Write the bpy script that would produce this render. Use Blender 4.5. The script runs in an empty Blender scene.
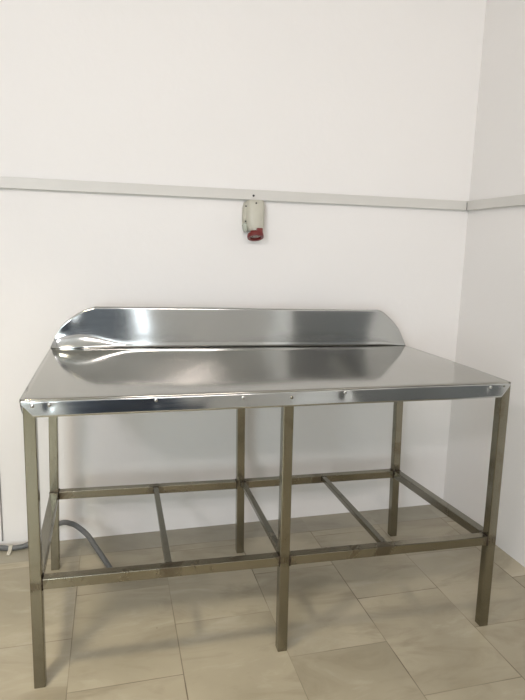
import bpy, bmesh, math, random
from mathutils import Vector, Matrix
from math import sin, cos, pi, radians
random.seed(7)
S = bpy.context.scene
COL = S.collection

# ------------------------------------------------------------------ camera
cam_d = bpy.data.cameras.new('camera')
cam_d.sensor_fit = 'VERTICAL'; cam_d.sensor_height = 24.0; cam_d.sensor_width = 18.0
cam_d.lens = 24.0 * 572.69 / 700.0
cam_d.clip_start = 0.02
cam = bpy.data.objects.new('camera', cam_d); COL.objects.link(cam)
R_ = Vector((0.97062316, -0.23917581, 0.02618403))
U_ = Vector((0.01710705, 0.17715206, 0.9840348))
F_ = Vector((0.23999588, 0.95467904, -0.17603949))
cam.matrix_world = Matrix(((R_.x, U_.x, -F_.x, 0.25), (R_.y, U_.y, -F_.y, -1.5152),
                           (R_.z, U_.z, -F_.z, 1.241), (0, 0, 0, 1)))
S.camera = cam

# ------------------------------------------------------------------ world, light, exposure
w = bpy.data.worlds.new('world'); S.world = w; w.use_nodes = True
w.node_tree.nodes['Background'].inputs['Color'].default_value = (0.75, 0.85, 1.0, 1)
w.node_tree.nodes['Background'].inputs['Strength'].default_value = 0.6
S.view_settings.view_transform = 'Standard'
S.view_settings.look = 'None'
S.view_settings.exposure = -0.08
S.view_settings.gamma = 1.0
S.view_settings.use_curve_mapping = False

def area(name, loc, size, power, color, target=None, sy=None):
    d = bpy.data.lights.new(name, 'AREA'); d.energy = power; d.color = color
    d.shape = 'RECTANGLE' if sy else 'SQUARE'; d.size = size
    if sy: d.size_y = sy
    o = bpy.data.objects.new(name, d); COL.objects.link(o); o.location = loc
    if target:
        o.rotation_euler = (Vector(target) - Vector(loc)).to_track_quat('-Z', 'Y').to_euler()
    return o
NEAR = (-0.38, -0.66, 2.50)
FAR = (-1.38, -3.00, 2.50)
near = area('near_lamp_light', NEAR, 0.20, 12, (1.0, 0.88, 0.64))
near.data.spread = radians(100)
area('far_lamp_light', FAR, 0.7, 46, (1.0, 0.94, 0.98), target=(1.7, 0.1, 0.9), sy=0.22)

area('added_window_fill', (-0.75, -3.36, 1.10), 1.0, 50, (0.79, 0.93, 1.0), target=(1.7, 0.1, 0.5), sy=1.2)  # fill light, added to brighten the lower walls
area('added_side_fill', (0.75, -2.3, 2.50), 1.0, 22, (1.0, 0.86, 0.80), target=(1.8, 0.2, 1.0), sy=0.25)  # fill light, added to brighten the right side

# ------------------------------------------------------------------ materials
def nodes(name):
    m = bpy.data.materials.new(name); m.use_nodes = True
    nt = m.node_tree; return m, nt, nt.nodes['Principled BSDF']
def link(nt, a, b): nt.links.new(a, b)
def node(nt, t, **k):
    n = nt.nodes.new(t)
    for a, v in k.items():
        if a in n.inputs: n.inputs[a].default_value = v
        else: setattr(n, a, v)
    return n
def math_(nt, op, a, b=None, c=None, clamp=False):
    n = nt.nodes.new('ShaderNodeMath'); n.operation = op; n.use_clamp = clamp
    for i, v in enumerate((a, b, c)):
        if v is None: continue
        if isinstance(v, (int, float)): n.inputs[i].default_value = v
        else: nt.links.new(v, n.inputs[i])
    return n.outputs[0]
def mix(nt, fac, a, b, mode='MIX'):
    n = nt.nodes.new('ShaderNodeMix'); n.data_type = 'RGBA'; n.blend_type = mode
    for s, v in ((n.inputs[0], fac), (n.inputs[6], a), (n.inputs[7], b)):
        if isinstance(v, (int, float)): s.default_value = v
        elif isinstance(v, tuple): s.default_value = (*v, 1) if len(v) == 3 else v
        else: nt.links.new(v, s)
    return n.outputs[2]
def ramp(nt, src, stops):
    n = nt.nodes.new('ShaderNodeValToRGB'); e = n.color_ramp.elements
    while len(e) < len(stops): e.new(0.5)
    for i, (p, c) in enumerate(stops):
        e[i].position = p; e[i].color = (*c, 1) if isinstance(c, tuple) else (c, c, c, 1)
    nt.links.new(src, n.inputs[0]); return n.outputs[0]
def coords(nt, scale=(1, 1, 1), loc=(0, 0, 0), rot=(0, 0, 0)):
    tc = nt.nodes.new('ShaderNodeTexCoord'); mp = nt.nodes.new('ShaderNodeMapping')
    mp.inputs['Scale'].default_value = scale; mp.inputs['Location'].default_value = loc
    mp.inputs['Rotation'].default_value = rot
    nt.links.new(tc.outputs['Object'], mp.inputs[0]); return mp.outputs[0]
def noise(nt, vec, scale, detail=3, rough=0.5, dist=0):
    n = node(nt, 'ShaderNodeTexNoise', Scale=scale, Detail=detail, Roughness=rough, Distortion=dist)
    nt.links.new(vec, n.inputs['Vector']); return n.outputs['Fac']
def bump(nt, b, h, strength, dist):
    n = node(nt, 'ShaderNodeBump', Strength=strength, Distance=dist)
    nt.links.new(h, n.inputs['Height']); nt.links.new(n.outputs[0], b.inputs['Normal'])

def plain(name, col, rough=0.5, metal=0.0, noise_amt=0.06, nscale=30):
    m, nt, b = nodes(name)
    v = coords(nt); n = noise(nt, v, nscale)
    c2 = tuple(max(0, x * (1 - noise_amt * 2)) for x in col)
    link(nt, mix(nt, n, c2, col), b.inputs['Base Color'])
    b.inputs['Roughness'].default_value = rough; b.inputs['Metallic'].default_value = metal
    return m

def mat_wall(name, col):
    m, nt, b = nodes(name)
    v = coords(nt)
    n = noise(nt, v, 1.6, 4, 0.55)
    c = mix(nt, n, tuple(x * 0.965 for x in col), col)
    n2 = noise(nt, coords(nt, (1, 1, 1), (3, 1, 5)), 9, 5, 0.6)
    scuff = ramp(nt, n2, [(0.70, 0.0), (0.80, 0.35)])
    c = mix(nt, scuff, c, tuple(x * 0.9 for x in col))
    link(nt, c, b.inputs['Base Color'])
    b.inputs['Roughness'].default_value = 0.6
    b.inputs['Specular IOR Level'].default_value = 0.3
    bump(nt, b, math_(nt, 'ADD', noise(nt, v, 5, 3), math_(nt, 'MULTIPLY', noise(nt, v, 60, 2), 0.08)), 0.35, 0.01)
    return m
M_WALL = mat_wall('white_wall_paint', (0.82, 0.80, 0.775))
M_CEIL = mat_wall('ceiling_paint', (0.82, 0.81, 0.79))

def mat_floor():
    m, nt, b = nodes('beige_marble_tile')
    WA = 0.0128
    tc = nt.nodes.new('ShaderNodeTexCoord')
    sp = nt.nodes.new('ShaderNodeSeparateXYZ'); link(nt, tc.outputs['Object'], sp.inputs[0])
    dx = math_(nt, 'SUBTRACT', sp.outputs[0], 0.0862); dy = math_(nt, 'SUBTRACT', sp.outputs[1], -0.0249)
    u = math_(nt, 'ADD', math_(nt, 'MULTIPLY', dx, cos(WA)), math_(nt, 'MULTIPLY', dy, sin(WA)))
    v = math_(nt, 'SUBTRACT', math_(nt, 'MULTIPLY', dy, cos(WA)), math_(nt, 'MULTIPLY', dx, sin(WA)))
    TS, TL = 0.3268, 0.4649
    # tile indices: columns across, rows shifted by half in every second column
    cu = math_(nt, 'DIVIDE', u, TS); ci = math_(nt, 'FLOOR', cu)
    odd = math_(nt, 'FLOORED_MODULO', ci, 2.0)
    rv = math_(nt, 'ADD', math_(nt, 'DIVIDE', v, TL), math_(nt, 'MULTIPLY', odd, 0.5)); ri = math_(nt, 'FLOOR', rv)
    fu = math_(nt, 'FRACT', cu); fv = math_(nt, 'FRACT', rv)
    wob = math_(nt, 'MULTIPLY', math_(nt, 'SUBTRACT', noise(nt, tc.outputs['Object'], 14, 3), 0.5), 0.004)
    eu = math_(nt, 'MULTIPLY', math_(nt, 'MINIMUM', fu, math_(nt, 'SUBTRACT', 1.0, fu)), TS)
    ev = math_(nt, 'MULTIPLY', math_(nt, 'MINIMUM', fv, math_(nt, 'SUBTRACT', 1.0, fv)), TL)
    ed = math_(nt, 'MINIMUM', eu, ev)
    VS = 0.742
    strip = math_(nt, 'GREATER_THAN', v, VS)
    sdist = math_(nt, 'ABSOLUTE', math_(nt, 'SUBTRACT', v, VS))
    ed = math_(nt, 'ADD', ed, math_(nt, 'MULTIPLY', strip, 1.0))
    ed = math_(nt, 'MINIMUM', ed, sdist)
    ed = math_(nt, 'ADD', ed, math_(nt, 'MULTIPLY', wob, 0.3))
    gw = ramp(nt, noise(nt, tc.outputs['Object'], 3.1, 2), [(0.35, 0.0), (0.65, 1.0)])
    gwid = math_(nt, 'ADD', math_(nt, 'MULTIPLY', gw, 0.0012), 0.0012)
    g = math_(nt, 'SUBTRACT', 1.0, math_(nt, 'DIVIDE', ed, gwid), clamp=True)
    g = math_(nt, 'MINIMUM', math_(nt, 'MULTIPLY', g, 2.2), 1.0)
    gstr = math_(nt, 'ADD', math_(nt, 'MULTIPLY', gw, 0.62), 0.32)
    g = math_(nt, 'MULTIPLY', g, gstr)
    # per tile tone and veining
    cb = nt.nodes.new('ShaderNodeCombineXYZ'); link(nt, ci, cb.inputs[0]); link(nt, ri, cb.inputs[1]); link(nt, strip, cb.inputs[2])
    wn = nt.nodes.new('ShaderNodeTexWhiteNoise'); wn.noise_dimensions = '3D'; link(nt, cb.outputs[0], wn.inputs['Vector'])
    rnd = wn.outputs['Value']
    off = nt.nodes.new('ShaderNodeVectorMath'); off.operation = 'MULTIPLY_ADD'
    link(nt, cb.outputs[0], off.inputs[0]); off.inputs[1].default_value = (3.7, 5.1, 2.3); link(nt, tc.outputs['Object'], off.inputs[2])
    mp = nt.nodes.new('ShaderNodeMapping'); mp.inputs['Rotation'].default_value = (0, 0, 0.9); mp.inputs['Scale'].default_value = (1, 2.6, 1)
    link(nt, off.outputs[0], mp.inputs[0])
    vein = noise(nt, mp.outputs[0], 3.2, 6, 0.62, 0.8)
    cloud = noise(nt, off.outputs[0], 2.2, 4, 0.5)
    base = mix(nt, ramp(nt, cloud, [(0.3, 0.0), (0.7, 1.0)]), (0.32, 0.285, 0.205), (0.455, 0.405, 0.30))
    base = mix(nt, ramp(nt, vein, [(0.50, 0.0), (0.68, 0.75)]), base, (0.27, 0.235, 0.165))
    base = mix(nt, ramp(nt, vein, [(0.28, 0.4), (0.44, 0.0)]), base, (0.56, 0.525, 0.43))
    tone = math_(nt, 'ADD', math_(nt, 'MULTIPLY', rnd, 0.14), 0.90)
    hv = nt.nodes.new('ShaderNodeCombineXYZ')
    for i in range(3): link(nt, tone, hv.inputs[i])
    base = mix(nt, 1.0, base, hv.outputs[0], 'MULTIPLY')
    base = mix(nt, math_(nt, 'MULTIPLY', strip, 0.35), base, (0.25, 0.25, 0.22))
    # specks of dirt
    vo = node(nt, 'ShaderNodeTexVoronoi', Scale=5.5); link(nt, tc.outputs['Object'], vo.inputs['Vector'])
    spk = math_(nt, 'LESS_THAN', vo.outputs['Distance'], 0.022)
    spk = math_(nt, 'MULTIPLY', spk, 0.6)
    base = mix(nt, spk, base, (0.10, 0.08, 0.05))
    base = mix(nt, g, base, (0.13, 0.105, 0.07))
    link(nt, base, b.inputs['Base Color'])
    r = math_(nt, 'ADD', math_(nt, 'MULTIPLY', cloud, 0.16), 0.26)
    r = math_(nt, 'ADD', r, math_(nt, 'MULTIPLY', g, 0.3))
    link(nt, r, b.inputs['Roughness'])
    b.inputs['Specular IOR Level'].default_value = 0.45
    bump(nt, b, math_(nt, 'SUBTRACT', 1.0, g), 0.3, 0.001)
    return m
M_FLOOR = mat_floor()

def mat_steel(name, col, rough, brush=(1, 60, 60), bstr=0.06, wave=0.0, stain=0.0, stain_col=(0.16, 0.12, 0.07), tint=None):
    m, nt, b = nodes(name)
    vb = coords(nt, brush)
    br = noise(nt, vb, 8, 3, 0.6)
    v = coords(nt)
    n = noise(nt, v, 4.5, 4, 0.6)
    c = mix(nt, n, tuple(x * 0.88 for x in col), col)
    c = mix(nt, math_(nt, 'MULTIPLY', br, 0.10), c, tuple(x * 0.75 for x in col))
    rr = math_(nt, 'ADD', math_(nt, 'MULTIPLY', br, 0.08), rough - 0.04)
    if stain:
        s = ramp(nt, noise(nt, coords(nt, (1, 1, 1), (2, 7, 1)), 6, 6, 0.7, 0.6), [(0.54, 0.0), (0.68, 1.0)])
        s = math_(nt, 'MULTIPLY', s, stain)
        c = mix(nt, s, c, stain_col)
        rr = math_(nt, 'ADD', rr, math_(nt, 'MULTIPLY', s, 0.15))
    if tint:      # brown heat marks left by welding around the joints (axis, positions, half width)
        sp = nt.nodes.new('ShaderNodeSeparateXYZ'); link(nt, v, sp.inputs[0])
        ax_, ps, hw = tint; d = None
        for p_ in ps:
            q = math_(nt, 'ABSOLUTE', math_(nt, 'SUBTRACT', sp.outputs[ax_], p_))
            d = q if d is None else math_(nt, 'MINIMUM', d, q)
        d = math_(nt, 'ADD', d, math_(nt, 'MULTIPLY', math_(nt, 'SUBTRACT', noise(nt, coords(nt, (1, 1, 1), (5, 2, 8)), 22, 4, 0.7), 0.5), hw * 2.6))
        f_ = math_(nt, 'SUBTRACT', 1.0, math_(nt, 'DIVIDE', d, hw), clamp=True)
        f_ = math_(nt, 'MULTIPLY', math_(nt, 'MINIMUM', math_(nt, 'MULTIPLY', f_, 1.8), 1.0), 0.5)
        c = mix(nt, f_, c, (0.10, 0.075, 0.05)); rr = math_(nt, 'ADD', rr, math_(nt, 'MULTIPLY', f_, 0.15))
    link(nt, c, b.inputs['Base Color']); link(nt, rr, b.inputs['Roughness'])
    b.inputs['Metallic'].default_value = 1.0
    h = math_(nt, 'MULTIPLY', br, bstr)
    if wave:
        h = math_(nt, 'ADD', h, math_(nt, 'MULTIPLY', noise(nt, v, 3.0, 1, 0.4), wave))
    bump(nt, b, h, 0.5, 0.004)
    return m
M_SHEET = mat_steel('brushed_stainless_sheet', (0.53, 0.54, 0.535), 0.105, (0.6, 40, 40), 0.004, 0.5, 0.10, (0.34, 0.33, 0.29))
M_TOP = mat_steel('worn_stainless_sheet', (0.425, 0.42, 0.385), 0.085, (0.6, 40, 40), 0.003, 0.45, 0.25, (0.36, 0.345, 0.29))
M_TUBE_V = mat_steel('stainless_tube_upright', (0.285, 0.265, 0.205), 0.20, (25, 25, 0.8), 0.0, 0.0, 0.6, tint=(2, (0.31,), 0.022))
M_TUBE_H = mat_steel('stainless_tube_rail', (0.31, 0.285, 0.22), 0.24, (0.8, 10, 10), 0.0, 0.0, 0.75, tint=(0, (-0.70, 0.01, 0.71, -0.336, 0.334), 0.034))
M_TUBE_D = mat_steel('stainless_tube_crossbar', (0.27, 0.255, 0.21), 0.24, (10, 0.8, 10), 0.0, 0.0, 0.5, tint=(1, (-0.31, 0.31), 0.03))
M_WELD = plain('heat_stained_weld', (0.075, 0.055, 0.040), 0.5, 0.8, 0.3, 90)
M_SCREW = plain('screw_metal', (0.60, 0.60, 0.58), 0.28, 1.0, 0.05)
M_DARK = plain('dark_cap', (0.03, 0.03, 0.03), 0.6)
M_DUCT = plain('grey_white_duct_plastic', (0.60, 0.585, 0.55), 0.45, 0, 0.03, 8)
M_DUCTLID = plain('duct_lid_plastic', (0.635, 0.62, 0.58), 0.42, 0, 0.03, 8)
M_HOUSE = plain('socket_housing_plastic', (0.53, 0.515, 0.43), 0.4, 0, 0.05, 25)
M_CLEAR = plain('socket_latch_plastic', (0.47, 0.50, 0.42), 0.25, 0, 0.05, 25)
M_RED = plain('socket_red_plastic', (0.17, 0.014, 0.012), 0.35, 0, 0.1, 60)
M_PIN = plain('socket_face_plastic', (0.55, 0.50, 0.47), 0.4, 0, 0.1, 60)
M_CABLE = plain('grey_conduit_plastic', (0.135, 0.14, 0.14), 0.5, 0, 0.1, 40)
M_CABLE2 = plain('light_grey_cable_plastic', (0.27, 0.265, 0.25), 0.5)
M_CLIP = plain('pale_clip_plastic', (0.50, 0.47, 0.40), 0.5)
M_NAVY = plain('added_navy_paint', (0.030, 0.042, 0.075), 0.4)
M_SLATE = plain('added_slate_paint', (0.12, 0.135, 0.165), 0.4)
M_GREYD = plain('added_dark_grey_paint', (0.13, 0.13, 0.125), 0.45)
M_TRIM = plain('white_trim_paint', (0.72, 0.71, 0.69), 0.4)

def mat_emit(name, col, s):
    m, nt, b = nodes(name)
    b.inputs['Base Color'].default_value = (0.9, 0.9, 0.9, 1)
    b.inputs['Emission Color'].default_value = (*col, 1); b.inputs['Emission Strength'].default_value = s
    return m
M_LAMPW = mat_emit('warm_lamp_diffuser', (1.0, 0.945, 0.87), 5)
M_LAMPC = mat_emit('cool_lamp_diffuser', (0.90, 0.95, 1.0), 5)

# ------------------------------------------------------------------ mesh helpers
def obj(name, bm, mat, parent=None, smooth=False, bev=0.0, bseg=2):
    me = bpy.data.meshes.new(name)
    bmesh.ops.recalc_face_normals(bm, faces=bm.faces)
    bm.to_mesh(me); bm.free()
    me.materials.append(mat)
    o = bpy.data.objects.new(name, me); COL.objects.link(o)
    if parent: o.parent = parent
    if smooth:
        for p in me.polygons: p.use_smooth = True
    if bev:
        md = o.modifiers.new('bevel', 'BEVEL'); md.width = bev; md.segments = bseg
        md.limit_method = 'ANGLE'; md.angle_limit = radians(40); md.harden_normals = False
    return o
def tag(o, label=None, cat=None, group=None, kind=None):
    for k, v in (('label', label), ('category', cat), ('group', group), ('kind', kind)):
        if v: o[k] = v
    return o
def empty(name, loc, label, cat, group=None):
    o = bpy.data.objects.new(name, None); COL.objects.link(o); o.location = loc
    o.empty_display_size = 0.1
    return tag(o, label, cat, group)
def hexa(bm, pts):
    v = [bm.verts.new(p) for p in pts]     # 4 bottom, 4 top
    for f in ((0, 1, 2, 3), (4, 5, 6, 7), (0, 1, 5, 4), (1, 2, 6, 5), (2, 3, 7, 6), (3, 0, 4, 7)):
        bm.faces.new([v[i] for i in f])
def box(bm, x0, x1, y0, y1, z0, z1):
    hexa(bm, [(x0, y0, z0), (x1, y0, z0), (x1, y1, z0), (x0, y1, z0), (x0, y0, z1), (x1, y0, z1), (x1, y1, z1), (x0, y1, z1)])
def bar(bm, a, b, wside, h, up=(0, 0, 1)):
    a = Vector(a); b = Vector(b); d = (b - a).normalized(); up = Vector(up)
    s = d.cross(up).normalized(); u = s.cross(d).normalized()
    q = []
    for p in (a, b):
        for i, j in ((-1, -1), (1, -1), (1, 1), (-1, 1)):
            q.append(p + s * i * wside / 2 + u * j * h / 2)
    hexa(bm, q)
def cyl(bm, a, b, r, n=20, r2=None):
    a = Vector(a); b = Vector(b); r2 = r if r2 is None else r2
    d = (b - a).normalized(); s = d.orthogonal().normalized(); u = d.cross(s)
    A = [bm.verts.new(a + (s * cos(t) + u * sin(t)) * r) for t in [2 * pi * i / n for i in range(n)]]
    B = [bm.verts.new(b + (s * cos(t) + u * sin(t)) * r2) for t in [2 * pi * i / n for i in range(n)]]
    for i in range(n): bm.faces.new((A[i], A[(i + 1) % n], B[(i + 1) % n], B[i]))
    bm.faces.new(A[::-1]); bm.faces.new(B)
def tube(bm, pts, r, n=12, sub=10):
    P = [Vector(p) for p in pts]; out = []
    for i in range(len(P) - 1):
        p0 = P[max(i - 1, 0)]; p1 = P[i]; p2 = P[i + 1]; p3 = P[min(i + 2, len(P) - 1)]
        for k in range(sub):
            t = k / sub
            out.append(0.5 * ((2 * p1) + (-p0 + p2) * t + (2 * p0 - 5 * p1 + 4 * p2 - p3) * t * t + (-p0 + 3 * p1 - 3 * p2 + p3) * t ** 3))
    out.append(P[-1])
    rings = []; prev = None
    for i, p in enumerate(out):
        d = (out[min(i + 1, len(out) - 1)] - out[max(i - 1, 0)]).normalized()
        s = d.orthogonal().normalized() if prev is None else (prev - d * prev.dot(d)).normalized()
        prev = s; u = d.cross(s)
        rings.append([bm.verts.new(p + (s * cos(2 * pi * k / n) + u * sin(2 * pi * k / n)) * r) for k in range(n)])
    for a, b in zip(rings, rings[1:]):
        for k in range(n): bm.faces.new((a[k], a[(k + 1) % n], b[(k + 1) % n], b[k]))
    bm.faces.new(rings[0][::-1]); bm.faces.new(rings[-1])

# ------------------------------------------------------------------ room shell
WA = 0.0128
WX, WY = 1.8073, 0.88
bx = Vector((-cos(WA), -sin(WA), 0))    # along the back wall, from the corner to the left
bn = Vector((sin(WA), -cos(WA), 0))     # out of the back wall, into the room (also along the right wall)
C0 = Vector((WX, WY, 0))
def room(s, t, z=0):                    # s: metres left of the corner, t: metres out from the back wall
    return C0 + bx * s + bn * t + Vector((0, 0, z))
RL, RD, RH = 4.0, 4.4, 2.62
def rbox(bm, s0, s1, t0, t1, z0, z1):
    hexa(bm, [room(s0, t0, z0), room(s1, t0, z0), room(s1, t1, z0), room(s0, t1, z0),
              room(s0, t0, z1), room(s1, t0, z1), room(s1, t1, z1), room(s0, t1, z1)])
def struct(name, bxs, mat, parent=None, bev=0):
    bm = bmesh.new()
    for b_ in bxs: rbox(bm, *b_)
    o = obj(name, bm, mat, parent, bev=bev)
    if not parent: o['kind'] = 'structure'
    return o
T = 0.12
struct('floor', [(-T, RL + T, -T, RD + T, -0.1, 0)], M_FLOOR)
struct('wall_back', [(-T, RL + T, -T, 0, 0, RH)], M_WALL)
# right wall; unseen doorway added to darken the steel's reflections
D0, D1, DH = 1.45, 3.35, 2.05
struct('wall_right', [(-T, 0, 0, D0, 0, RH), (-T, 0, D1, RD, 0, RH), (-T, 0, D0, D1, DH, RH)], M_WALL)
struct('wall_left', [(RL, RL + T, 0, RD, 0, RH)], M_WALL)
# wall behind the camera: unseen door and windows added for reflections and fill light
G0, G1 = 2.35, 3.45      # wide window, added for fill light
E0, E1 = 1.30, 1.46      # narrow window, added for a bright reflection (s range)
F0, F1 = 1.52, 2.14      # door, added for a dark reflection
struct('wall_front', [(-T, E0, RD, RD + T, 0, RH), (E1, F0, RD, RD + T, 0, RH), (F1, G0, RD, RD + T, 0, RH), (G1, RL + T, RD, RD + T, 0, RH),
                      (G0, G1, RD, RD + T, 0, 0.45), (G0, G1, RD, RD + T, 1.75, RH),
                      (E0, E1, RD, RD + T, 0, 0.70), (E0, E1, RD, RD + T, 2.05, RH), (F0, F1, RD, RD + T, 2.05, RH)], M_WALL)
struct('ceiling', [(-T, RL + T, -T, RD + T, RH, RH + 0.1)], M_CEIL)
d1 = struct('added_door_1', [(F0, F1, RD + 0.02, RD + 0.06, 0, 2.05)], M_SLATE)  # unseen door, added in place of a person's dark reflection
bm = bmesh.new(); rbox(bm, F0 + 0.01, F1 - 0.01, RD + 0.012, RD + 0.0205, 0.01, 0.62); obj('added_dark_panel', bm, M_NAVY, d1)  # dark panel added to deepen the reflection in the lip
bm = bmesh.new(); cyl(bm, room(F0 + 0.06, RD + 0.02, 1.0), room(F0 + 0.06, RD - 0.04, 1.0), 0.009)
cyl(bm, room(F0 + 0.06, RD - 0.04, 1.0), room(F0 + 0.16, RD - 0.04, 1.0), 0.008)
obj('added_door_handle', bm, M_SCREW, d1)
struct('added_dado_1', [(0.85, F0 - 0.002, RD - 0.015, RD, 0, 0.66)], M_NAVY)  # unseen dark panel, added for the lip to reflect
d2 = struct('added_door_2', [(-0.07, -0.03, D0, D1, 0, DH)], M_GREYD)  # unseen dark slab, added so the right end of the steel reflects dark
bm = bmesh.new(); cyl(bm, room(-0.03, D1 - 0.07, 1.0), room(0.04, D1 - 0.07, 1.0), 0.009)
cyl(bm, room(0.04, D1 - 0.07, 1.0), room(0.04, D1 - 0.17, 1.0), 0.008)
obj('added_door_handle', bm, M_SCREW, d2)
w1 = struct('added_window_1', [(E0, E0 + 0.02, RD + 0.01, RD + 0.07, 0.70, 2.05), (E1 - 0.02, E1, RD + 0.01, RD + 0.07, 0.70, 2.05),
                         (E0, E1, RD + 0.01, RD + 0.07, 0.70, 0.73), (E0, E1, RD + 0.01, RD + 0.07, 2.02, 2.05)], M_TRIM)
bm = bmesh.new(); rbox(bm, E0 + 0.02, E1 - 0.02, RD + 0.035, RD + 0.041, 0.73, 2.02)
M_PANE2 = mat_emit('fill_glow_pane', (0.85, 0.95, 1.0), 1.5)
M_PANE = mat_emit('reflection_glow_pane', (0.85, 0.93, 1.0), 5.0)
obj('added_pane', bm, M_PANE, w1)  # glowing glass out of view, added as a highlight in the splash panel
w2 = struct('added_window_2', [(G0, G0 + 0.04, RD + 0.01, RD + 0.07, 0.45, 1.75), (G1 - 0.04, G1, RD + 0.01, RD + 0.07, 0.45, 1.75), (G0 + 0.53, G0 + 0.57, RD + 0.01, RD + 0.07, 0.45, 1.75),
                         (G0, G1, RD + 0.01, RD + 0.07, 0.45, 0.49), (G0, G1, RD + 0.01, RD + 0.07, 1.71, 1.75)], M_TRIM)
bm = bmesh.new(); rbox(bm, G0 + 0.04, G0 + 0.53, RD + 0.035, RD + 0.041, 0.49, 1.71); rbox(bm, G0 + 0.57, G1 - 0.04, RD + 0.035, RD + 0.041, 0.49, 1.71)
obj('added_pane', bm, M_PANE2, w2)  # glowing glass out of view, added to go with the fill light

# ------------------------------------------------------------------ stainless work table
LEG = {  # foot centre, centre at z = 0.8
 'FL': (0.01165, 0.02455, 0.01855, 0.01655), 'FM': (0.7240, 0.02665, 0.7135, 0.01585), 'FR': (1.42545, 0.00445, 1.4225, 0.01115),
 'BL': (-0.00915, 0.64085, 0.00865, 0.63575), 'BM': (0.7130, 0.62505, 0.7063, 0.63815), 'BR': (1.40545, 0.63115, 1.39495, 0.64655)}
A = 0.0307
HR = {'FL': 0.3356, 'FM': 0.3255, 'FR': 0.3277, 'BL': 0.319, 'BM': 0.3106, 'BR': 0.304}
tbl = empty('work_table', (0.71, 0.33, 0), 'long stainless steel work table with six square tube legs and a rear splash panel', 'table')
OFF = Vector((0.71, 0.33, 0))
def P_(x, y, z): return Vector((x, y, z)) - OFF
def legc(k, z):
    fx, fy, tx, ty = LEG[k]; t = z / 0.8
    return Vector((fx + (tx - fx) * t, fy + (ty - fy) * t, z)) - OFF
def tz(x, y):   # height of the sheet top
    s = min(max(x / 1.43, 0), 1); t = min(max(y / 0.69, 0), 1)
    a = 0.8457 + (0.8471 - 0.8457) * s; b = 0.8565 + (0.8440 - 0.8565) * s
    z = a + (b - a) * t
    z += 0.0016 * sin(5.2 * x + 1.0) * sin(pi * t) + 0.0012 * sin(9.1 * x + 3 * t) * t * (1 - t) * 3
    return z
for k in ('FL', 'FM', 'FR', 'BL', 'BM', 'BR'):
    bm = bmesh.new(); c0 = legc(k, 0.0); c1 = legc(k, 0.838); h = A / 2
    q = []
    for c in (c0, c1):
        for i, j in ((-1, -1), (1, -1), (1, 1), (-1, 1)): q.append(c + Vector((i * h, j * h, 0)))
    hexa(bm, q)
    o = obj('leg', bm, M_TUBE_V, tbl, bev=0.0022)
    bm = bmesh.new(); cc = legc(k, 0.0)
    box(bm, cc.x - h * 0.9, cc.x + h * 0.9, cc.y - h * 0.9, cc.y + h * 0.9, 0.0002, 0.003)
    obj('foot_cap', bm, M_DARK, o)
def joint(k, dz=0.0):
    return legc(k, HR[k] - A / 2 + dz)
def weld(parent, p, ax, size=A):
    # thin irregular bead around the end of a tube
    bm = bmesh.new(); p = Vector(p); ax = Vector(ax).normalized(); up = Vector((0, 0, 1)); s = ax.cross(up).normalized()
    h = size / 2 + 0.0001; ring = []
    n = 5
    for (a, b) in (((-1, -1), (1, -1)), ((1, -1), (1, 1)), ((1, 1), (-1, 1)), ((-1, 1), (-1, -1))):
        for i in range(n):
            t = i / n; ring.append((a[0] + (b[0] - a[0]) * t, a[1] + (b[1] - a[1]) * t))
    pts = [p + s * u * h + up * v * h for u, v in ring]
    R = []
    for i, q in enumerate(pts):
        rad = 0.0009 + random.random() * 0.0015
        o_ = (q - p).normalized()
        R.append([bm.verts.new(q + ax * (cos(t) * rad * 1.6) + o_ * sin(t) * rad) for t in [2 * pi * j / 6 for j in range(6)]])
    for i in range(len(R)):
        a = R[i]; b = R[(i + 1) % len(R)]
        for j in range(6): bm.faces.new((a[j], a[(j + 1) % 6], b[(j + 1) % 6], b[j]))
    obj('weld_bead', bm, M_WELD, parent, smooth=True)
def rail(name, a, b, mat, size=A, ins=A / 2 - 0.001):
    a = Vector(a); b = Vector(b); d = (b - a).normalized()
    bm = bmesh.new(); bar(bm, a + d * ins, b - d * ins, size, size)
    o = obj(name, bm, mat, tbl, bev=0.002)
    weld(o, a + d * (ins + 0.002), d, size); weld(o, b - d * (ins + 0.002), d, size)
    return o
rail('front_rail', joint('FL'), joint('FM'), M_TUBE_H)
rail('front_rail', joint('FM'), joint('FR'), M_TUBE_H)
rail('back_rail', joint('BL'), joint('BM'), M_TUBE_H)
rail('back_rail', joint('BM'), joint('BR'), M_TUBE_H)
rail('side_rail', joint('FL'), joint('BL'), M_TUBE_D)
rail('side_rail', joint('FR'), joint('BR'), M_TUBE_D)
def onrail(a, b, x):
    a = joint(a); b = joint(b); t = ((x - OFF.x) - a.x) / (b.x - a.x); return a.lerp(b, t)
c_up = Vector((0, 0, 0.004))
rail('cross_bar', onrail('FL', 'FM', 0.375) + c_up, onrail('BL', 'BM', 0.373) + c_up, M_TUBE_D, 0.019)
rail('cross_bar', joint('FM') + c_up, joint('BM') + c_up + Vector((0.010, 0, 0)), M_TUBE_D, 0.019)
rail('cross_bar', onrail('FM', 'FR', 1.058) + c_up, onrail('BM', 'BR', 1.065) + c_up, M_TUBE_D, 0.019)
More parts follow.
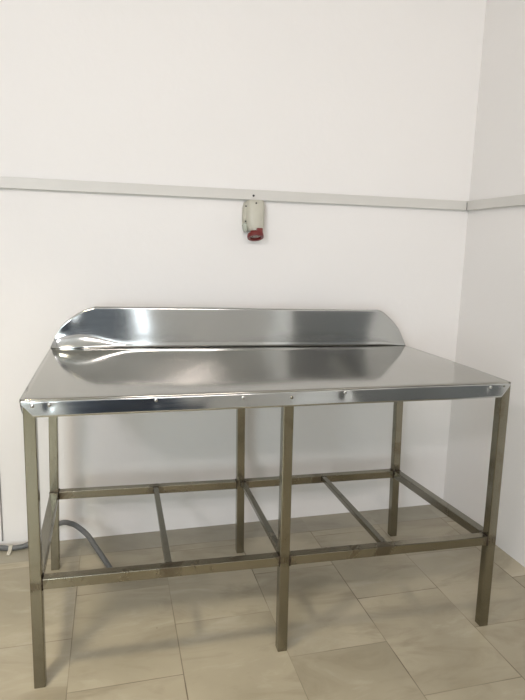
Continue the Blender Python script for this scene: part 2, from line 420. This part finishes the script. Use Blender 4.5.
# upper frame under the sheet
zt = 0.79
for a, b, nm, mt in (('FL', 'FM', 'top_frame_rail', M_TUBE_H), ('FM', 'FR', 'top_frame_rail', M_TUBE_H), ('BL', 'BM', 'top_frame_rail', M_TUBE_H), ('BM', 'BR', 'top_frame_rail', M_TUBE_H),
                     ('FL', 'BL', 'top_frame_rail', M_TUBE_D), ('FM', 'BM', 'top_frame_rail', M_TUBE_D), ('FR', 'BR', 'top_frame_rail', M_TUBE_D)):
    a = legc(a, zt) + Vector((0, 0, 0.035)); b = legc(b, zt) + Vector((0, 0, 0.035)); d = (b - a).normalized()
    bm = bmesh.new(); bar(bm, a + d * (A / 2 - 0.001), b - d * (A / 2 - 0.001), A * 0.96, A * 0.9)
    obj(nm, bm, mt, tbl, bev=0.002)
for k in LEG:     # leg stubs up to the sheet
    pass

# sheet top with rolled front edge and front lip
X0, X1, YF, YB = -0.0013, 1.4345, -0.0050, 0.6868
NX = 96
def sheet(name, rows, mat, x0=X0, x1=X1, nx=NX, thick=0.0012, offs=1):
    bm = bmesh.new(); G = []
    for i in range(nx + 1):
        x = x0 + (x1 - x0) * i / nx
        G.append([bm.verts.new(P_(*f(x))) for f in rows])
    for a, b in zip(G, G[1:]):
        for j in range(len(rows) - 1): bm.faces.new((a[j], b[j], b[j + 1], a[j + 1]))
    return bm
def finish(o, thick=0.0012, offset=-1):
    for p in o.data.polygons: p.use_smooth = True
    md = o.modifiers.new('sheet', 'SOLIDIFY'); md.thickness = thick; md.offset = offset
rows = []
NY = 40
RR = 0.006
for j in range(NY + 1):
    y = YB + (YF + RR - YB) * j / NY
    rows.append(lambda x, y=y: (x, y, tz(x, y)))
for j in range(1, 7):
    th = radians(86) * j / 6
    rows.append(lambda x, th=th: (x, YF + RR - RR * sin(th), tz(x, YF + RR) - RR + RR * cos(th)))
top = obj('tabletop', sheet('tabletop', rows, M_TOP), M_TOP, tbl); finish(top)
# front lip: hangs down, bottom corners cut back
bm = bmesh.new(); G = []
TILT = radians(5)
CH = 0.030
LH = 0.0425
XS = sorted(set([X0 + (X1 - X0) * i / 160 for i in range(161)] + [X0 + CH * i / 8 for i in range(9)] + [X1 - CH * i / 8 for i in range(9)] + [sx_ + d_ * 0.003 for sx_ in (0.339, 0.578, 0.881, 0.069, 1.364) for d_ in range(-8, 9)]))
for i in range(len(XS)):
    x = XS[i]
    e = min(x - X0, X1 - x)
    full = 1.0 if e > CH else 0.15 + 0.85 * (e / CH)
    z0 = tz(x, YF + RR) - RR + RR * cos(radians(86))
    y0 = YF + RR - RR * sin(radians(86))
    col = []
    for j in range(9):
        t = j / 8 * full
        wv = 0.0007 * sin(x * 23 + 1) * t + 0.0006 * sin(x * 9.0) * t
        for sx in (0.339, 0.578, 0.881, 0.069, 1.364):   # dimples where screws pull the lip in
            wv += 0.0006 * math.exp(-((x - sx) ** 2 + (t * LH - 0.016) ** 2) / (2 * 0.010 ** 2))
        col.append(bm.verts.new(P_(x, y0 - t * LH * math.tan(TILT) + wv, z0 - t * LH)))
    G.append(col)
for a, b in zip(G, G[1:]):
    for j in range(8): bm.faces.new((a[j], b[j], b[j + 1], a[j + 1]))
lip = obj('front_lip', bm, M_SHEET, tbl); finish(lip, 0.0012, -1)
# side and back lips
for name, xs, sgn in (('side_lip', X0, -1), ('side_lip', X1, 1)):
    bm = bmesh.new(); G = []
    for i in range(41):
        y = YF + (YB - YF) * i / 40
        e = y - YF; full = 1.0 if e > CH else 0.1 + 0.9 * e / CH
        G.append([bm.verts.new(P_(xs + sgn * 0.0006, y, tz(xs, y) - 0.0005 - 0.047 * full * j / 4)) for j in range(5)])
    for a, b in zip(G, G[1:]):
        for j in range(4): bm.faces.new((a[j], b[j], b[j + 1], a[j + 1]))
    finish(obj(name, bm, M_SHEET, tbl), 0.0012, 0)
# rear splash panel
LEFT = [(X0, 0.0), (0.010, 0.030), (0.036, 0.076), (0.060, 0.100), (0.086, 0.121), (0.120, 0.140), (0.159, 0.1525)]
RIGHT = [(1.285, 0.1525), (1.305, 0.150), (1.322, 0.143), (1.343, 0.128), (1.372, 0.103), (1.397, 0.073), (1.417, 0.038), (X1, 0.0)]
def interp(pts, x):
    for (a, ha), (b, hb) in zip(pts, pts[1:]):
        if a <= x <= b: return ha + (hb - ha) * (x - a) / (b - a)
    return pts[-1][1]
def sph(x):
    if x < 0.159: return interp(LEFT, x)
    if x > 1.285: return interp(RIGHT, x)
    return 0.1525 + 0.0015 * sin(x * 4)
LEAN = 0.05
bm = bmesh.new(); G = []
nx = 150
for i in range(nx + 1):
    x = X0 + (X1 - X0) * i / nx
    H_ = max(sph(x), 0.0015); col = []
    zb = tz(x, YB)
    for j in range(17):
        t = j / 16; z = H_ * t
        cw = 0.008 + 0.062 * math.exp(-((x - 0.09) / 0.13) ** 2); cove = 0.30 * cw * max(0, 1 - z / cw) ** 2 * min(1, H_ / 0.05)
        wob = 0.0022 * sin(3.1 * x + 0.4) * (z / 0.15) + 0.0010 * sin(11 * x + 9 * z) * (z / 0.15)
        bend = -0.010 * math.exp(-((x - 0.02) / 0.07) ** 2) * (z / 0.15)   # the left end curls forward a little
        col.append(bm.verts.new(P_(x, YB - cove + LEAN * z + wob + bend, zb + z)))
    G.append(col)
for a, b in zip(G, G[1:]):
    for j in range(16): bm.faces.new((a[j], b[j], b[j + 1], a[j + 1]))
spl = obj('splash_panel', bm, M_SHEET, tbl); finish(spl, 0.0014, 0)
# screws
def screw(x, z, hx=False, r=0.0050, mat=M_SCREW):
    bm = bmesh.new()
    yl = YF - (0.84 - z) * math.tan(TILT)
    c = P_(x, yl - 0.0002, z)
    bmesh.ops.create_uvsphere(bm, u_segments=16, v_segments=8, radius=r, matrix=Matrix.Translation(c) @ Matrix.Diagonal((1, 0.5, 1, 1)))
    o = obj('screw', bm, mat, tbl, smooth=True)
    bm = bmesh.new(); box(bm, c.x - r * 0.5, c.x + r * 0.5, c.y - r * 0.56, c.y - r * 0.42, c.z - r * 0.09, c.z + r * 0.09)
    box(bm, c.x - r * 0.09, c.x + r * 0.09, c.y - r * 0.565, c.y - r * 0.42, c.z - r * 0.5, c.z + r * 0.5)
    obj('screw_slot', bm, M_DARK, o)
for x, z in ((0.069, 0.829), (0.339, 0.831), (0.578, 0.829), (0.881, 0.833), (1.364, 0.832), (0.028, 0.827)): screw(x, z)
screw(0.719, 0.824, mat=M_TUBE_V); screw(1.412, 0.834, r=0.003, mat=M_TUBE_V)

# ------------------------------------------------------------------ cable ducts on the walls
def duct(name, s0, s1, along, z0, z1, label):
    g = empty(name, room(0.5 * (s0 + s1), 0.0, 0.5 * (z0 + z1)) if along == 'back' else room(0, 0.5 * (s0 + s1), 0.5 * (z0 + z1)), label, 'cable duct')
    L0 = g.location.copy()
    def bb(name, t0, t1, za, zb, mat):
        bm = bmesh.new()
        if along == 'back': rbox(bm, s0, s1, t0, t1, za, zb)
        else: rbox(bm, t0, t1, s0, s1, za, zb)
        for v in bm.verts: v.co -= L0
        return obj(name, bm, mat, g, bev=0.0015)
    bb('duct_base', 0.0005, 0.017, z0 + 0.001, z1 - 0.001, M_DUCT)
    bb('duct_lid', 0.0165, 0.021, z0, z1, M_DUCTLID)
    return g
DZ0, DZ1 = 1.432, 1.473
g1 = duct('cable_duct', 0.024, 3.9, 'back', DZ0, DZ1, 'long pale grey cable duct running across the back wall above the table')
g2 = duct('cable_duct', 0.0, 2.0, 'right', DZ0, DZ1, 'short pale grey cable duct turning out of the corner along the right wall')
bm = bmesh.new(); p = room(WX - 0.788, 0.0215, 1.449) - g1.location
cyl(bm, p, p + bn * 0.002, 0.0045, 14)
obj('screw', bm, M_DARK, g1)
bm = bmesh.new(); p = room(0.023, 0.018, 1.45) - g1.location
hexa(bm, [p + Vector(q) for q in ((-0.001, -0.0015, -0.017), (0.003, -0.0015, -0.017), (0.003, 0.0015, -0.017), (-0.001, 0.0015, -0.017),
                                  (0.000, -0.0015, 0.015), (0.005, -0.0015, 0.015), (0.005, 0.0015, 0.015), (0.000, 0.0015, 0.015))])
obj('end_gap_shade', bm, M_DARK, g1)  # dark sliver standing in for the shaded gap at the corner

# ------------------------------------------------------------------ red industrial socket
sx = WX - 0.790
sk = empty('wall_socket', room(sx, 0, 1.37), 'grey industrial wall socket with a red round outlet hanging under the cable duct', 'socket')
def SK(x, t, z): return bx * (-x) + bn * t + Vector((0, 0, z - 1.37))      # x right, t out of the wall
def loft(name, secs, mat, parent, smooth=True, n=28, bev=0):
    bm = bmesh.new(); R = []
    for z, x0, x1, t1, rnd in secs:
        ring = []
        hw = (x1 - x0) / 2; cx = (x0 + x1) / 2
        for k in range(n):      # half superellipse front, flat back
            a = pi * k / (n - 1)
            c, s_ = cos(a), sin(a)
            ring.append(bm.verts.new(SK(cx + hw * math.copysign(abs(c) ** rnd, c), 0.001 + t1 * abs(s_) ** rnd, z)))
        R.append(ring)
    for a, b in zip(R, R[1:]):
        for k in range(n): bm.faces.new((a[k], a[(k + 1) % n], b[(k + 1) % n], b[k]))
    bm.faces.new(R[0][::-1]); bm.faces.new(R[-1])
    return obj(name, bm, mat, parent, smooth=smooth, bev=bev)
hs = loft('housing', [(1.4305, -0.026, 0.036, 0.050, .55), (1.428, -0.030, 0.039, 0.056, .55), (1.412, -0.034, 0.043, 0.062, .55), (1.380, -0.036, 0.043, 0.066, .5),
                      (1.350, -0.035, 0.042, 0.068, .5), (1.325, -0.032, 0.040, 0.070, .5), (1.310, -0.026, 0.036, 0.068, .55), (1.306, -0.020, 0.031, 0.060, .6)], M_HOUSE, sk)
md = hs.modifiers.new('split', 'EDGE_SPLIT'); md.split_angle = radians(50)
loft('side_flange', [(1.424, -0.038, -0.026, 0.030, .6), (1.400, -0.044, -0.028, 0.036, .6), (1.360, -0.045, -0.028, 0.036, .6), (1.332, -0.044, -0.028, 0.034, .6)], M_HOUSE, sk)
loft('latch', [(1.338, -0.044, -0.029, 0.038, .6), (1.330, -0.044, -0.028, 0.042, .6), (1.308, -0.040, -0.025, 0.040, .6), (1.302, -0.036, -0.026, 0.034, .6)], M_CLEAR, sk)
for x, z, t in ((0.000, 1.417, 0.0640), (-0.036, 1.405, 0.036), (-0.036, 1.345, 0.036)):
    bm = bmesh.new(); cyl(bm, SK(x, t - 0.006, z), SK(x, t + 0.001, z), 0.0035, 12); obj('screw', bm, M_DARK, sk)
# outlet: axis points down and out
c = SK(0.001, 0.052, 1.297); ax = (bn * 0.40 + Vector((0, 0, -0.92))).normalized()
bm = bmesh.new(); cyl(bm, c - ax * 0.012, c + ax * 0.006, 0.019, 28, 0.022); obj('outlet_collar', bm, M_RED, sk)
def ringm(name, c, ax, r0, r1, h, mat, parent):
    bm = bmesh.new(); s = ax.orthogonal().normalized(); u = ax.cross(s); n = 36
    prof = [(r0, 0), (r1, 0), (r1 + 0.001, h * 0.5), (r1, h), (r0, h)]
    R = [[bm.verts.new(c + ax * hh + (s * cos(2 * pi * k / n) + u * sin(2 * pi * k / n)) * rr) for rr, hh in prof] for k in range(n)]
    for i in range(n):
        a, b = R[i], R[(i + 1) % n]
        for j in range(len(prof)): bm.faces.new((a[j], a[(j + 1) % 5], b[(j + 1) % 5], b[j]))
    return obj(name, bm, mat, parent, bev=0.001)
ringm('outlet_ring', c + ax * 0.004, ax, 0.0225, 0.033, 0.016, M_RED, sk)
bm = bmesh.new(); cyl(bm, c + ax * 0.002, c + ax * 0.010, 0.0225, 28); face = obj('outlet_face', bm, M_PIN, sk)
s_ = ax.orthogonal().normalized(); u_ = ax.cross(s_)
for k in range(5):
    a = 2 * pi * k / 5 + 0.3; p = c + ax * 0.0095 + (s_ * cos(a) + u_ * sin(a)) * 0.013
    bm = bmesh.new(); cyl(bm, p, p + ax * 0.0012, 0.0028, 10); obj('contact_hole', bm, M_DARK, face)
bm = bmesh.new()
a0 = SK(0.002, 0.062, 1.303); 
hexa(bm, [SK(0.000, 0.050, 1.290), SK(0.026, 0.050, 1.290), SK(0.026, 0.084, 1.290), SK(0.000, 0.084, 1.290),
          SK(0.002, 0.048, 1.319), SK(0.026, 0.048, 1.319), SK(0.026, 0.080, 1.319), SK(0.002, 0.080, 1.319)])
obj('lid_hinge', bm, M_RED, sk, bev=0.003)

# ------------------------------------------------------------------ cables on the floor and wall
def world_tube(name, pts, r, mat, parent, n=12):
    bm = bmesh.new(); tube(bm, [Vector(p) - parent.location for p in pts], r, n); return obj(name, bm, mat, parent, smooth=True)
rc = 0.0105
cd = empty('flexible_conduit', (-0.14, 0.82, 0), 'thick grey flexible conduit arching up behind the left legs and back to the floor', 'conduit')
world_tube('conduit_tube', [(-0.75, 0.825, rc), (-0.42, 0.832, rc), (-0.30, 0.836, rc + 0.004), (-0.245, 0.825, rc), (-0.195, 0.812, rc - 0.0002), (-0.145, 0.818, rc + 0.002), (-0.10, 0.822, 0.035),
                   (-0.055, 0.815, 0.078), (0.003, 0.800, 0.108), (0.040, 0.78, 0.111), (0.070, 0.76, 0.102), (0.108, 0.72, 0.083), (0.138, 0.68, 0.054), (0.164, 0.645, 0.029), (0.186, 0.605, 0.013), (0.200, 0.565, rc)], rc, M_CABLE, cd, 16)
bm = bmesh.new()     # strap round the conduit
p0 = Vector((-0.198, 0.812, rc)) - cd.location
cyl(bm, p0 + Vector((-0.007, 0.001, 0.0)), p0 + Vector((0.008, -0.001, 0)), 0.0135, 18)
for v in bm.verts: v.co.z = max(v.co.z, 0.0008)
obj('strap', bm, M_CLIP, cd, bev=0.001)
bm = bmesh.new(); hexa(bm, [p0 + Vector(q) for q in ((-0.012, -0.040, -rc + 0.0006), (0.002, -0.040, -rc + 0.0006), (0.006, -0.01, -rc + 0.0006), (-0.008, -0.01, -rc + 0.0006),
      (-0.012, -0.040, -rc + 0.003), (0.002, -0.040, -rc + 0.003), (0.007, -0.01, 0.006), (-0.007, -0.01, 0.006))])
obj('strap_tail', bm, M_CLIP, cd, bev=0.0008)
wc = empty('wall_cable', (-0.235, 0.85, 0), 'thin grey cable running straight up the back wall at the left edge', 'cable')
world_tube('cable_sheath', [(-0.236, 0.8505, 0.026), (-0.234, 0.8505, 0.3), (-0.233, 0.8505, 0.8), (-0.234, 0.8505, 1.429)], 0.0028, M_CABLE2, wc, 10)

# ------------------------------------------------------------------ ceiling lamps (above and behind the camera)
def lamp(x, y, lx, ly, mat, label):
    g = empty('ceiling_lamp', (x, y, RH), label, 'lamp')
    bm = bmesh.new(); box(bm, -lx / 2, lx / 2, -ly / 2, ly / 2, -0.05, -0.001); obj('lamp_housing', bm, M_TRIM, g, bev=0.004)
    bm = bmesh.new(); box(bm, -lx / 2 + 0.01, lx / 2 - 0.01, -ly / 2 + 0.01, ly / 2 - 0.01, -0.075, -0.05); obj('diffuser', bm, mat, g, bev=0.006)
lamp(NEAR[0], NEAR[1], 0.30, 0.30, M_LAMPW, 'square warm ceiling lamp above the front of the table')
lamp(0.75, -2.3, 1.1, 0.28, M_LAMPC, 'added long fill lamp on the ceiling towards the right wall behind the camera')  # fixture added to go with the side fill light
lamp(FAR[0], FAR[1], 0.8, 0.28, M_LAMPC, 'long cool ceiling lamp near the far left of the room')
